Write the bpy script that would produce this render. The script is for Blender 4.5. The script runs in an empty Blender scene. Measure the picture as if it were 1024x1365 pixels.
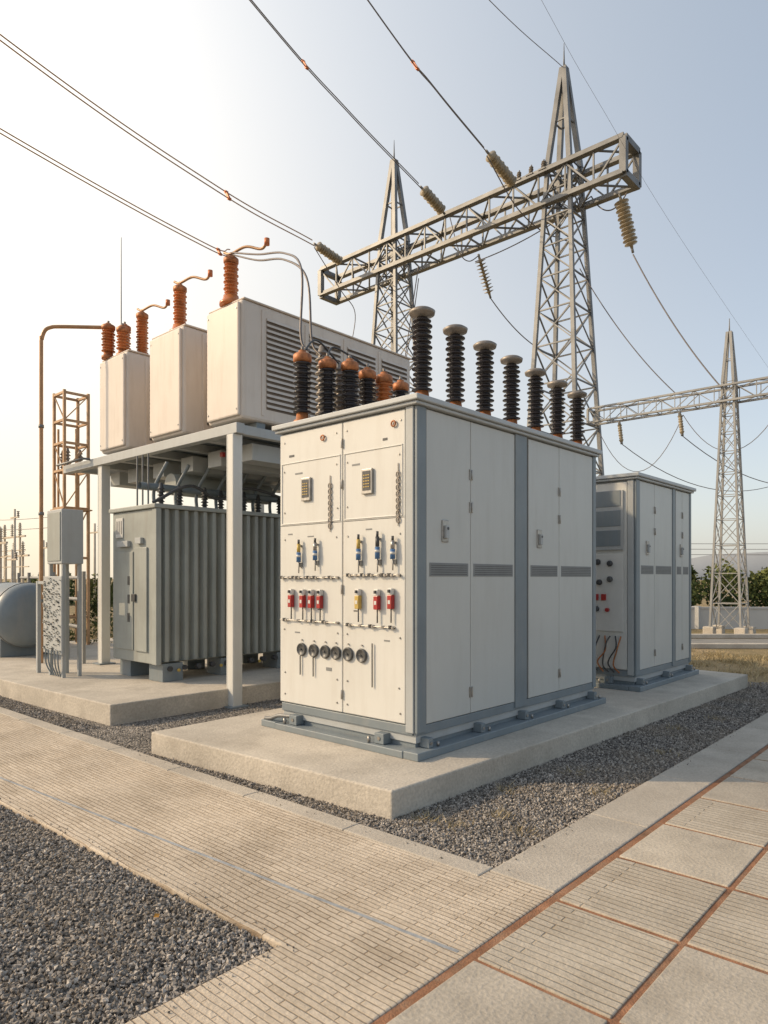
import bpy, bmesh, math, random
import numpy as np
from mathutils import Vector, Matrix
random.seed(7); np.random.seed(7)
S=bpy.context.scene
COL=S.collection
# ---------------------------------------------------------------- materials
def mat(name,col,rough=.6,metal=0.,nscale=3.,namt=.15,bump=0.,bscale=60.,dirt=None,dirt_amt=0.,spec=.4,fine=0.,zs=.9):
    m=bpy.data.materials.new(name); m.use_nodes=True
    nt=m.node_tree; N=nt.nodes; L=nt.links
    b=N['Principled BSDF']; b.inputs['Roughness'].default_value=rough; b.inputs['Metallic'].default_value=metal
    b.inputs['Specular IOR Level'].default_value=spec
    g=N.new('ShaderNodeNewGeometry')
    n=N.new('ShaderNodeTexNoise'); n.inputs['Scale'].default_value=nscale; n.inputs['Detail'].default_value=6; n.inputs['Roughness'].default_value=.6
    L.new(g.outputs['Position'],n.inputs['Vector'])
    r=N.new('ShaderNodeMapRange'); r.inputs[1].default_value=.3; r.inputs[2].default_value=.7
    r.inputs[3].default_value=1-namt; r.inputs[4].default_value=1+namt
    L.new(n.outputs['Fac'],r.inputs[0])
    mul=N.new('ShaderNodeVectorMath'); mul.operation='SCALE'; mul.inputs[0].default_value=col
    L.new(r.outputs[0],mul.inputs['Scale'])
    out=mul.outputs[0]
    if fine>0:
        nf=N.new('ShaderNodeTexNoise'); nf.inputs['Scale'].default_value=bscale; nf.inputs['Detail'].default_value=3
        L.new(g.outputs['Position'],nf.inputs['Vector'])
        rf=N.new('ShaderNodeMapRange'); rf.inputs[1].default_value=.3; rf.inputs[2].default_value=.7; rf.inputs[3].default_value=1-fine; rf.inputs[4].default_value=1+fine
        L.new(nf.outputs['Fac'],rf.inputs[0])
        m2=N.new('ShaderNodeVectorMath'); m2.operation='SCALE'; L.new(out,m2.inputs[0]); L.new(rf.outputs[0],m2.inputs['Scale']); out=m2.outputs[0]
    if dirt:
        mp=N.new('ShaderNodeMapping'); mp.inputs['Scale'].default_value=(zs*8,zs*8,zs) if zs<1 else (zs,zs,zs)
        L.new(g.outputs['Position'],mp.inputs['Vector'])
        n2=N.new('ShaderNodeTexNoise'); n2.inputs['Scale'].default_value=1.2; n2.inputs['Detail'].default_value=8; n2.inputs['Roughness'].default_value=.7
        L.new(mp.outputs[0],n2.inputs['Vector'])
        r2=N.new('ShaderNodeMapRange'); r2.inputs[1].default_value=.48; r2.inputs[2].default_value=.78; r2.inputs[3].default_value=0; r2.inputs[4].default_value=dirt_amt
        L.new(n2.outputs['Fac'],r2.inputs[0])
        mx=N.new('ShaderNodeMix'); mx.data_type='RGBA'; L.new(r2.outputs[0],mx.inputs['Factor']); L.new(out,mx.inputs['A']); mx.inputs['B'].default_value=(*dirt,1)
        out=mx.outputs['Result']
    L.new(out,b.inputs['Base Color'])
    if bump>0:
        nb=N.new('ShaderNodeTexNoise'); nb.inputs['Scale'].default_value=bscale; nb.inputs['Detail'].default_value=5
        L.new(g.outputs['Position'],nb.inputs['Vector'])
        bp=N.new('ShaderNodeBump'); bp.inputs['Strength'].default_value=bump; bp.inputs['Distance'].default_value=.01
        L.new(nb.outputs['Fac'],bp.inputs['Height']); L.new(bp.outputs[0],b.inputs['Normal'])
    return m

M={}
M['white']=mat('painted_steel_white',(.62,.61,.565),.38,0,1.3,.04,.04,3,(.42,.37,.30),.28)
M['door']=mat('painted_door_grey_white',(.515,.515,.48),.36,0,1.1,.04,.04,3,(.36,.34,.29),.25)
M['roof']=mat('painted_roof_sheet',(.44,.46,.46),.42,0,2,.05,.03,8,(.33,.30,.26),.35)
M['grey']=mat('painted_steel_blue_grey',(.19,.22,.235),.42,0,3,.08,.05,30,(.36,.32,.27),.28)
M['lgrey']=mat('painted_steel_light_grey',(.39,.405,.40),.45,0,3,.06,.05,30,(.28,.25,.21),.35)
M['seam']=mat('dark_gap',(.03,.03,.032),.8)
M['band']=mat('grey_vent_band',(.21,.215,.21),.5,0,5,.08)
M['black']=mat('black_porcelain',(.030,.026,.028),.22,0,6,.3)
M['brown']=mat('brown_porcelain',(.52,.17,.05),.25,0,6,.25)
M['cap']=mat('weathered_metal_cap',(.24,.21,.18),.45,.3,12,.3)
M['rust']=mat('rusty_flange',(.40,.15,.055),.5,.2,20,.45)
M['galv']=mat('galvanised_steel',(.19,.19,.185),.5,.3,1.5,.3)
M['galv2']=mat('galvanised_steel_haze_tint',(.29,.285,.27),.55,.15,1.5,.2)  # galvanised steel with distance haze painted in as a paler colour
M['tank']=mat('grey_green_tank_paint',(.30,.315,.29),.5,0,2,.12,.05,30,(.20,.17,.13),.45)
M['cool']=mat('cooler_offwhite_flare_tint',(.64,.565,.49),.42,0,1.5,.05,.03,4,(.44,.34,.25),.40)  # off-white housing paint with the flare's warm cast mixed into the colour
M['slot']=mat('louvre_shadow',(.15,.12,.095),.7)
M['conc']=mat('slab_concrete',(.50,.45,.375),.85,0,1.3,.17,.5,45,(.25,.215,.17),.6,.2,.12,1.6)
M['conc2']=mat('smooth_path_concrete',(.43,.385,.32),.85,0,1.1,.16,.5,70,(.26,.22,.175),.45,.2,.12,1.9)
M['tileA']=mat('tile_smooth_a',(.455,.40,.32),.85,0,2.2,.18,.5,60,(.25,.21,.16),.6,.2,.12,2.1)
M['tileB']=mat('tile_smooth_b',(.40,.355,.29),.85,0,2.,.18,.5,60,(.23,.195,.15),.6,.2,.12,2.1)
M['grout']=mat('terracotta_joint',(.27,.135,.075),.9,0,8,.35,.6,120,(.30,.24,.17),.6,.2,.1,5)
M['wire']=mat('aluminium_conductor',(.17,.15,.14),.5,.4)
M['wirew']=mat('conductor_flare_tint',(.42,.27,.16),.5,.2)  # conductor colour shifted to orange to stand in for sun flare
M['clamp']=mat('orange_clamp',(.50,.16,.06),.5,.2)
M['ins']=mat('insulator_disc',(.33,.27,.18),.3,0,8,.3)
M['red']=mat('red_plastic',(.36,.035,.03),.35,0,9,.2)
M['blue']=mat('blue_plastic',(.07,.16,.32),.35,0,9,.2)
M['yellow']=mat('yellow_plastic',(.50,.35,.09),.4,0,9,.2)
M['wplast']=mat('white_plastic',(.60,.59,.55),.4,0,5,.05)
M['dark']=mat('dark_plastic',(.06,.06,.06),.4,0,20,.3)
M['dial']=mat('gauge_dial_grey',(.085,.085,.082),.4,0,30,.4)
M['chrome']=mat('zinc_hardware',(.36,.34,.31),.35,.7,20,.25)
M['wall']=mat('rendered_wall',(.52,.51,.48),.8,0,1,.1)
M['road']=mat('asphalt',(.22,.21,.19),.9,0,3,.2,.4,80)
M['line']=mat('faded_blue_line',(.29,.30,.305),.85,0,14,.3,.3,70)
M['mast']=mat('mast_steel_flare_tint',(.42,.26,.14),.55,.1,5,.25)  # mast steel, orange of the flare glow put into its colour
M['pipe']=mat('copper_brown_pipe',(.42,.24,.12),.45,.2,5,.2)
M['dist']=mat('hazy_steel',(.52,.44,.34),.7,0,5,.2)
M['ldry']=mat('dry_leaf',(.5,.22,.03),.7,0,30,.3)

def ribbed(name,col,swap=True,bw=.34,rh=.045,ms=.005,fac=.85,mort=(.50,.45,.40)):
    m=mat(name,col,.88,0,1.2,.16,0,50,(.31,.255,.19),.55,.2,.10,1.4)
    nt=m.node_tree;N=nt.nodes;L=nt.links;b=N['Principled BSDF']
    g=N.new('ShaderNodeNewGeometry'); s=N.new('ShaderNodeSeparateXYZ'); c=N.new('ShaderNodeCombineXYZ')
    L.new(g.outputs['Position'],s.inputs[0])
    nz=N.new('ShaderNodeTexNoise'); nz.inputs['Scale'].default_value=3.5; nz.inputs['Detail'].default_value=4; L.new(g.outputs['Position'],nz.inputs['Vector'])
    ad=N.new('ShaderNodeMath'); ad.operation='MULTIPLY_ADD'; ad.inputs[1].default_value=.03; L.new(nz.outputs['Fac'],ad.inputs[0])
    if swap: L.new(s.outputs['Y'],c.inputs['X']); L.new(s.outputs['X'],ad.inputs[2])
    else: L.new(s.outputs['X'],c.inputs['X']); L.new(s.outputs['Y'],ad.inputs[2])
    L.new(ad.outputs[0],c.inputs['Y'])
    br=N.new('ShaderNodeTexBrick'); br.inputs['Scale'].default_value=1; br.inputs['Brick Width'].default_value=bw; br.inputs['Row Height'].default_value=rh
    br.inputs['Mortar Size'].default_value=ms; br.inputs['Mortar Smooth'].default_value=.8
    br.inputs['Color1'].default_value=(1,1,1,1); br.inputs['Color2'].default_value=(.82,.80,.77,1); br.inputs['Mortar'].default_value=(*mort,1)
    L.new(c.outputs[0],br.inputs['Vector'])
    old=b.inputs['Base Color'].links[0].from_socket
    nw=N.new('ShaderNodeTexNoise'); nw.inputs['Scale'].default_value=1.7; nw.inputs['Detail'].default_value=7; nw.inputs['Roughness'].default_value=.7; L.new(g.outputs['Position'],nw.inputs['Vector'])
    rw=N.new('ShaderNodeMapRange'); rw.inputs[1].default_value=.35; rw.inputs[2].default_value=.60; rw.inputs[3].default_value=fac*.5; rw.inputs[4].default_value=fac; L.new(nw.outputs['Fac'],rw.inputs[0])
    mx=N.new('ShaderNodeMix'); mx.data_type='RGBA'; mx.blend_type='MULTIPLY'; L.new(rw.outputs[0],mx.inputs['Factor'])
    L.new(old,mx.inputs['A']); L.new(br.outputs['Color'],mx.inputs['B']); L.new(mx.outputs['Result'],b.inputs['Base Color'])
    n3=N.new('ShaderNodeTexNoise'); n3.inputs['Scale'].default_value=70; n3.inputs['Detail'].default_value=5; L.new(g.outputs['Position'],n3.inputs['Vector'])
    fm=N.new('ShaderNodeMath'); fm.operation='MULTIPLY'; L.new(br.outputs['Fac'],fm.inputs[0]); L.new(rw.outputs[0],fm.inputs[1])
    sub=N.new('ShaderNodeMath'); sub.operation='SUBTRACT'
    m3=N.new('ShaderNodeMath'); m3.operation='MULTIPLY'; m3.inputs[1].default_value=.7; L.new(n3.outputs['Fac'],m3.inputs[0])
    L.new(m3.outputs[0],sub.inputs[0]); L.new(fm.outputs[0],sub.inputs[1])
    bp=N.new('ShaderNodeBump'); bp.inputs['Strength'].default_value=.8; bp.inputs['Distance'].default_value=.008
    L.new(sub.outputs[0],bp.inputs['Height']); L.new(bp.outputs[0],b.inputs['Normal'])
    return m
M['rib']=ribbed('ribbed_path_concrete',(.56,.475,.37),True,.22,.032,.0045,.95,(.50,.43,.36))
M['tileR']=ribbed('tile_ribbed',(.46,.405,.325),True,3.,.045,.006,.8,(.55,.49,.42))

def gravelmat():
    m=bpy.data.materials.new('gravel_bed'); m.use_nodes=True; nt=m.node_tree;N=nt.nodes;L=nt.links;b=N['Principled BSDF']
    b.inputs['Roughness'].default_value=.9; b.inputs['Specular IOR Level'].default_value=.2
    g=N.new('ShaderNodeNewGeometry')
    v=N.new('ShaderNodeTexVoronoi'); v.inputs['Scale'].default_value=55; L.new(g.outputs['Position'],v.inputs['Vector'])
    sp=N.new('ShaderNodeSeparateXYZ'); L.new(v.outputs['Color'],sp.inputs[0])
    cr=N.new('ShaderNodeValToRGB'); cr.color_ramp.elements[0].color=(.09,.082,.072,1); cr.color_ramp.elements[1].color=(.46,.41,.355,1)
    e=cr.color_ramp.elements.new(.6); e.color=(.22,.20,.175,1)
    L.new(sp.outputs[0],cr.inputs[0])
    n=N.new('ShaderNodeTexNoise'); n.inputs['Scale'].default_value=.9; n.inputs['Detail'].default_value=7; L.new(g.outputs['Position'],n.inputs['Vector'])
    r=N.new('ShaderNodeMapRange'); r.inputs[1].default_value=.3; r.inputs[2].default_value=.7; r.inputs[3].default_value=.7; r.inputs[4].default_value=1.3; L.new(n.outputs['Fac'],r.inputs[0])
    sc=N.new('ShaderNodeVectorMath'); sc.operation='SCALE'; L.new(cr.outputs[0],sc.inputs[0]); L.new(r.outputs[0],sc.inputs['Scale'])
    L.new(sc.outputs[0],b.inputs['Base Color'])
    bp=N.new('ShaderNodeBump'); bp.inputs['Strength'].default_value=1; bp.inputs['Distance'].default_value=.02; bp.invert=True
    L.new(v.outputs['Distance'],bp.inputs['Height']); L.new(bp.outputs[0],b.inputs['Normal'])
    return m
M['gravel']=gravelmat()
def attrmat(name,c0,c1,rough=.9,patch=0,pc=(.3,.25,.18)):
    m=bpy.data.materials.new(name); m.use_nodes=True; nt=m.node_tree;N=nt.nodes;L=nt.links;b=N['Principled BSDF']
    b.inputs['Roughness'].default_value=rough; b.inputs['Specular IOR Level'].default_value=.25
    a=N.new('ShaderNodeAttribute'); a.attribute_name='tone'
    cr=N.new('ShaderNodeValToRGB'); cr.color_ramp.elements[0].color=(*c0,1); cr.color_ramp.elements[1].color=(*c1,1)
    L.new(a.outputs['Fac'],cr.inputs[0]); o=cr.outputs[0]
    if patch:
        g=N.new('ShaderNodeNewGeometry'); n=N.new('ShaderNodeTexNoise'); n.inputs['Scale'].default_value=1.6; n.inputs['Detail'].default_value=6; L.new(g.outputs['Position'],n.inputs['Vector'])
        r=N.new('ShaderNodeMapRange'); r.inputs[1].default_value=.45; r.inputs[2].default_value=.7; r.inputs[3].default_value=0; r.inputs[4].default_value=patch; L.new(n.outputs['Fac'],r.inputs[0])
        mx=N.new('ShaderNodeMix'); mx.data_type='RGBA'; L.new(r.outputs[0],mx.inputs['Factor']); L.new(o,mx.inputs['A']); mx.inputs['B'].default_value=(*pc,1); o=mx.outputs['Result']
    L.new(o,b.inputs['Base Color'])
    return m
M['stone']=attrmat('gravel_stone',(.065,.058,.052),(.54,.485,.42),.9,.45,(.32,.26,.19))
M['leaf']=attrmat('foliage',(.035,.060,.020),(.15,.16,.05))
M['blade']=attrmat('dry_grass_blade',(.24,.19,.10),(.50,.40,.23))
def groundmat():
    m=bpy.data.materials.new('dry_soil_and_grass'); m.use_nodes=True; nt=m.node_tree;N=nt.nodes;L=nt.links;b=N['Principled BSDF']
    b.inputs['Roughness'].default_value=.95; b.inputs['Specular IOR Level'].default_value=.1
    g=N.new('ShaderNodeNewGeometry')
    n=N.new('ShaderNodeTexNoise'); n.inputs['Scale'].default_value=.45; n.inputs['Detail'].default_value=10; n.inputs['Roughness'].default_value=.7; L.new(g.outputs['Position'],n.inputs['Vector'])
    cr=N.new('ShaderNodeValToRGB'); E=cr.color_ramp.elements; E[0].position=.3; E[0].color=(.19,.16,.08,1); E[1].position=.7; E[1].color=(.40,.30,.18,1)
    e=E.new(.5); e.color=(.30,.23,.13,1)
    L.new(n.outputs['Fac'],cr.inputs[0]); L.new(cr.outputs[0],b.inputs['Base Color'])
    n2=N.new('ShaderNodeTexNoise'); n2.inputs['Scale'].default_value=25; n2.inputs['Detail'].default_value=6; L.new(g.outputs['Position'],n2.inputs['Vector'])
    bp=N.new('ShaderNodeBump'); bp.inputs['Distance'].default_value=.05; L.new(n2.outputs['Fac'],bp.inputs['Height']); L.new(bp.outputs[0],b.inputs['Normal'])
    return m
M['ground']=groundmat()
# ---------------------------------------------------------------- builders
class P:
    def __init__(s): s.v=[];s.f=[];s.sm=[]
    def add(s,v,f,smooth=False):
        o=len(s.v); s.v+= [tuple(a) for a in v]; s.f+=[tuple(i+o for i in q) for q in f]; s.sm+=[smooth]*len(f)
    def box(s,x0,x1,y0,y1,z0,z1):
        s.add([(x0,y0,z0),(x1,y0,z0),(x1,y1,z0),(x0,y1,z0),(x0,y0,z1),(x1,y0,z1),(x1,y1,z1),(x0,y1,z1)],
              [(0,3,2,1),(4,5,6,7),(0,1,5,4),(1,2,6,5),(2,3,7,6),(3,0,4,7)])
    def prism(s,poly,z0,z1):
        n=len(poly)
        s.add([(x,y,z0) for x,y in poly]+[(x,y,z1) for x,y in poly],
              [tuple(range(n))[::-1],tuple(range(n,2*n))]+[(i,(i+1)%n,(i+1)%n+n,i+n) for i in range(n)])
    def frame(s,d):
        d=Vector(d).normalized(); u=Vector((0,0,1)) if abs(d.z)<.95 else Vector((1,0,0))
        a=d.cross(u).normalized(); b=d.cross(a).normalized(); return a,b
    def bar(s,p,q,w,h=None):
        h=h or w; p=Vector(p);q=Vector(q); a,b=s.frame(q-p); a=a*w/2;b=b*h/2
        s.add([p-a-b,p+a-b,p+a+b,p-a+b,q-a-b,q+a-b,q+a+b,q-a+b],[(0,3,2,1),(4,5,6,7),(0,1,5,4),(1,2,6,5),(2,3,7,6),(3,0,4,7)])
    def lathe(s,p,d,prof,n=18):
        p=Vector(p); d=Vector(d).normalized(); a,b=s.frame(d); V=[];F=[]
        for r,z in prof:
            for i in range(n):
                t=2*math.pi*i/n; V.append(p+d*z+a*(r*math.cos(t))+b*(r*math.sin(t)))
        for k in range(len(prof)-1):
            for i in range(n):
                j=(i+1)%n; F.append((k*n+i,k*n+j,(k+1)*n+j,(k+1)*n+i))
        F.append(tuple(range(n))[::-1]); F.append(tuple(range((len(prof)-1)*n,len(prof)*n)))
        o=len(s.v); s.v+=[tuple(x) for x in V]; s.f+=[tuple(i+o for i in q) for q in F]; s.sm+=[True]*(len(F)-2)+[False]*2
    def cyl(s,p,q,r,n=12,r2=None):
        p=Vector(p);q=Vector(q); s.lathe(p,q-p,[(r,0),(r if r2 is None else r2,(q-p).length)],n)
    def tube(s,pts,r,n=6):
        pts=[Vector(p) for p in pts]; V=[];F=[]
        for k,p in enumerate(pts):
            d=pts[min(k+1,len(pts)-1)]-pts[max(k-1,0)]; d.normalize()
            if k==0: a,b=s.frame(d)
            else:
                a=(a-d*a.dot(d)).normalized(); b=d.cross(a)
            for i in range(n):
                t=2*math.pi*i/n; V.append(p+a*(r*math.cos(t))+b*(r*math.sin(t)))
        for k in range(len(pts)-1):
            for i in range(n):
                j=(i+1)%n; F.append((k*n+i,k*n+j,(k+1)*n+j,(k+1)*n+i))
        s.add(V,F,True)
class Obj:
    def __init__(s,name,loc):
        s.e=bpy.data.objects.new(name,None); s.e.empty_display_size=.2; s.e.location=loc; COL.objects.link(s.e); s.loc=Vector(loc); s.parts={}
    def p(s,name,m,bevel=0):
        if name not in s.parts: s.parts[name]=(P(),m,bevel)
        return s.parts[name][0]
    def done(s):
        for n,(p,m,bv) in s.parts.items():
            o=mk(n,p,m,bv); o.parent=s.e; o.matrix_parent_inverse=Matrix.Translation(-s.loc)
def mk(name,p,m,bevel=0):
    me=bpy.data.meshes.new(name); me.from_pydata(p.v,[],p.f); me.polygons.foreach_set('use_smooth',p.sm)
    bm=bmesh.new(); bm.from_mesh(me); bmesh.ops.recalc_face_normals(bm,faces=bm.faces); bm.to_mesh(me); bm.free()
    me.materials.append(M[m]); o=bpy.data.objects.new(name,me); COL.objects.link(o)
    if bevel:
        b=o.modifiers.new('bevel','BEVEL'); b.width=bevel; b.segments=2; b.limit_method='ANGLE'; b.angle_limit=math.radians(50)
    return o
def cr(pts,n=10):
    pts=[Vector(p) for p in pts]; q=[pts[0]*2-pts[1]]+pts+[pts[-1]*2-pts[-2]]; out=[]
    for i in range(1,len(q)-2):
        a,b,c,d=q[i-1:i+3]
        for k in range(n):
            t=k/n; out.append(.5*((2*b)+(c-a)*t+(2*a-5*b+4*c-d)*t*t+(3*b-a-3*c+d)*t**3))
    out.append(pts[-1]); return out
def sag(a,b,s,n=16):
    a=Vector(a);b=Vector(b); return [a.lerp(b,i/n)-Vector((0,0,s*4*(i/n)*(1-i/n))) for i in range(n+1)]
def sheds(r0,r1,z0,z1,n):
    out=[];h=(z1-z0)/n
    for i in range(n):
        z=z0+i*h; R=r1 if i%2==0 else r1*.88
        out+=[(r0,z),(r0,z+h*.35),(R,z+h*.45),(R,z+h*.58),(r0+.004,z+h*.9)]
    return out
# ---------------------------------------------------------------- ground
g=P(); g.add([(-900,-900,0),(900,-900,0),(900,900,0),(-900,900,0)],[(0,1,2,3)]); mk('ground',g,'ground')
g=P(); g.add([(-8,-6,.004),(3.6,-6,.004),(3.6,20,.004),(-8,20,.004)],[(0,1,2,3)])
g.add([(3.6,-6,.004),(11.9,-6,.004),(11.6,2.2,.004),(11.2,7.2,.004),(3.6,7.2,.004)],[(0,1,2,3,4)])
mk('gravel_bed',g,'gravel')
path=Obj('concrete_path',(2.5,4,0))
path.p('ribbed_surface','rib',.008).prism([(-6,1.66),(3.10,1.66),(3.10,2.05),(3.0,2.05),(2.90,8.5),(2.85,20),(1.68,20),(1.76,5.2),(1.88,2.30),(-6,2.30)],-.05,.032)
k=path.p('edge_kerb','conc2',.008)
for i in range(18):
    y0=2.05+i*1.0; xo=lambda y:3.0-(y-2.05)*.0155 if y<8.5 else 2.90-(y-8.5)*.0043
    k.prism([(xo(y0)+.003,y0+.002),(xo(y0)+.15,y0+.002),(xo(y0+1)+.15,y0+.998),(xo(y0+1)+.003,y0+.998)],-.05,.036)
for i in range(10):
    x0=3.103+i*1.2
    k.box(x0,x0+1.196,1.663,2.047,-.05,.034)
path.p('painted_line','line').prism([(2.33,1.70),(2.350,1.70),(1.978,5.82),(1.90,12),(1.88,12),(1.96,5.82)],.030,.0335)
path.done()
pv=Obj('paving_tiles',(4,0,0))
pv.p('joint_bed','grout').box(-5,15,-5,1.656,-.05,.028)
for i in range(-10,18):
    for j in range(11):
        x0=2.34+.7*i; y1=1.625-.6*j
        if x0+.7>15: continue
        a=random.random()
        t='tileR' if ((i*2+j)%3==0 or a<.25) else ('tileA' if a<.65 else 'tileB')
        dz=random.uniform(-.0015,.0015); dx=random.uniform(-.003,.003)
        pv.p(t,t,.005).box(x0+.015+dx,x0+.685+dx,y1-.584,y1-.014,.0,.036+dz)
pv.done()
s1=Obj('concrete_slab',(6,4,0)); s1.p('slab','conc',.012).prism([(3.37,2.98),(10.9,2.76),(11.1,5.9),(3.20,5.75)],-.05,.2); s1.done()
s2=Obj('concrete_slab',(6,10,0)); s2.p('slab','conc',.012).prism([(3.50,7.14),(10.8,7.0),(10.8,15),(3.30,15),(3.40,9.6)],-.05,.23); s2.done()
def stones(name,n,region,smin,smax):
    c=[]
    while len(c)<n:
        q=region()
        if q: c.append(q)
    c=np.array(c); n=len(c)
    base=np.array([(1,0,0),(0,1,0),(-1,0,0),(0,-1,0),(0,0,.8),(0,0,-.8)],float)
    F=np.array([(0,1,4),(1,2,4),(2,3,4),(3,0,4),(1,0,5),(2,1,5),(3,2,5),(0,3,5)])
    s=np.random.uniform(smin,smax,(n,1,1))*np.random.uniform(.6,1.25,(n,1,3))
    V=base[None]*s*np.random.uniform(.65,1.25,(n,6,1))
    A=np.random.normal(size=(n,3,3)); Q,_=np.linalg.qr(A); V=np.einsum('nij,nkj->nki',Q,V)
    V+=c[:,None,:]; faces=(F[None]+np.arange(n)[:,None,None]*6).reshape(-1,3)
    me=bpy.data.meshes.new(name); me.from_pydata(V.reshape(-1,3).tolist(),[],faces.tolist())
    at=me.attributes.new('tone','FLOAT','POINT'); at.data.foreach_set('value',np.repeat(np.random.beta(1.3,1.9,n),6).astype(np.float32))
    me.materials.append(M['stone']); o=bpy.data.objects.new(name,me); COL.objects.link(o)
def rA():
    y=2.32+abs(random.random()**1.3)*4.0; x=random.uniform(-.2,1.87)
    lim=1.88-(y-2.3)*.0415 if y<5.2 else 1.76
    if x>lim-.005: return None
    if .741*x+.671*y<2.0: return None
    return (x,y,random.uniform(.004,.018))
stones('gravel',40000,rA,.006,.015)
def rB():
    u=random.random()
    if u<.75:
        x=3.1+random.random()**1.4*8.5; y=random.uniform(2.06,3.02-(x-3.1)*.025)
        if x>3.36 and y>2.98-(x-3.37)*.029: return None
    else:
        x=random.uniform(3.05,3.45); y=random.uniform(2.1,13)
        if x<3.16-(y-2)*.0155: return None
        if y<5.75 and x>3.37-(y-2.98)*.068: return None
        if 7.1<y and x>3.38: return None
        if 5.75<y<7.1: x=random.uniform(3.1,7.0)
    return (x,y,random.uniform(.002,.016))
stones('gravel',42000,rB,.006,.015)
def rS():
    u=random.random()
    if u<.35: y=2.3+random.random()*3; return (1.88-(y-2.3)*.0415+abs(random.gauss(0,.04)),y,.036)
    if u<.55: return (random.uniform(.9,1.9),2.3-abs(random.gauss(0,.04)),.036)
    if u<.85: x=3.15+random.random()*5; return (x,2.05-abs(random.gauss(0,.04)),.038)
    return (3.1-abs(random.gauss(0,.05)),random.uniform(2.1,6),.04)
stones('loose_gravel',220,rS,.003,.007)
def blades(name,n,region,h0,h1,m='blade',w=.006,lean=.5):
    V=[];F=[];T=[]
    for i in range(n):
        q=region()
        if not q: continue
        x,y=q; a=random.uniform(0,6.28); h=random.uniform(h0,h1); lx=random.gauss(0,lean)*h; ly=random.gauss(0,lean)*h
        o=len(V); ww=w*random.uniform(.6,1.4); V+=[(x-ww*math.cos(a),y-ww*math.sin(a),0),(x+ww*math.cos(a),y+ww*math.sin(a),0),(x+lx,y+ly,h)]
        F.append((o,o+1,o+2)); T+=[random.random()]*3
    me=bpy.data.meshes.new(name); me.from_pydata(V,[],F); at=me.attributes.new('tone','FLOAT','POINT'); at.data.foreach_set('value',T)
    me.materials.append(M['leaf' if m=='leaf' else 'blade']); o=bpy.data.objects.new(name,me); COL.objects.link(o)
tc=[(random.uniform(11.0,15.5),random.uniform(-4,6)) for _ in range(260)]
def rG():
    c=random.choice(tc); 
    return (c[0]+random.gauss(0,.16),c[1]+random.gauss(0,.16))
blades('dry_grass',24000,rG,.02,.11,'blade',.005,.7)
tc2=[(random.uniform(6,16),random.uniform(12,24)) for _ in range(200)]
def rG2():
    c=random.choice(tc2); 
    return (c[0]+random.gauss(0,.2),c[1]+random.gauss(0,.2))
blades('dry_grass',9000,rG2,.05,.3)
wc=[(3.75,2.25),(3.9,2.5),(4.4,2.75),(5.2,2.6),(3.5,2.8),(6.3,2.3),(7.4,2.55),(3.55,2.6),(4.8,2.2),(8.2,2.4)]
def rW():
    c=random.choice(wc); return (c[0]+random.gauss(0,.05),c[1]+random.gauss(0,.05))
blades('dry_weeds',700,rW,.02,.07,'blade',.003,.8)
lf=P(); x,y=1.63,2.91
lf.add([(x,y,.035),(x+.016,y+.010,.045),(x+.036,y+.004,.038),(x+.02,y-.013,.032)],[(0,1,2),(0,2,3)])
mk('fallen_leaf',lf,'ldry')
# ---------------------------------------------------------------- cabinets
def bushing(o,x,y,z,h,r,body='black',cap=True,basecol='rust'):
    o.p('bushing_flanges',basecol).lathe((x,y,z-.01),(0,0,1),[(r*.95,0),(r*.95,.05),(r*.7,.06),(r*.62,.12)],18)
    o.p('bushing_sheds_'+body,body).lathe((x,y,z),(0,0,1),sheds(r*.55,r*.98,.10,h-.07,max(6,int((h-.17)/.042)))+[(r*.5,h-.06)],22)
    if cap:
        o.p('bushing_caps','cap').lathe((x,y,z),(0,0,1),[(r*.45,h-.09),(r*.5,h-.05),(r*1.18,h-.038),(r*1.25,h-.012),(r*.9,h+.008),(r*.3,h+.016)],22)
    else:
        o.p('bushing_collars','rust').lathe((x,y,z),(0,0,1),[(r*.8,h-.08),(r*.98,h-.06),(r*.98,h-.01),(r*.80,h+.005),(r*.45,h+.012),(r*.4,h+.035),(r*.2,h+.04)],20)
        o.p('bushing_terminals','cap').cyl((x,y,z+h+.03),(x,y,z+h+.075),r*.17,10)
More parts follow.
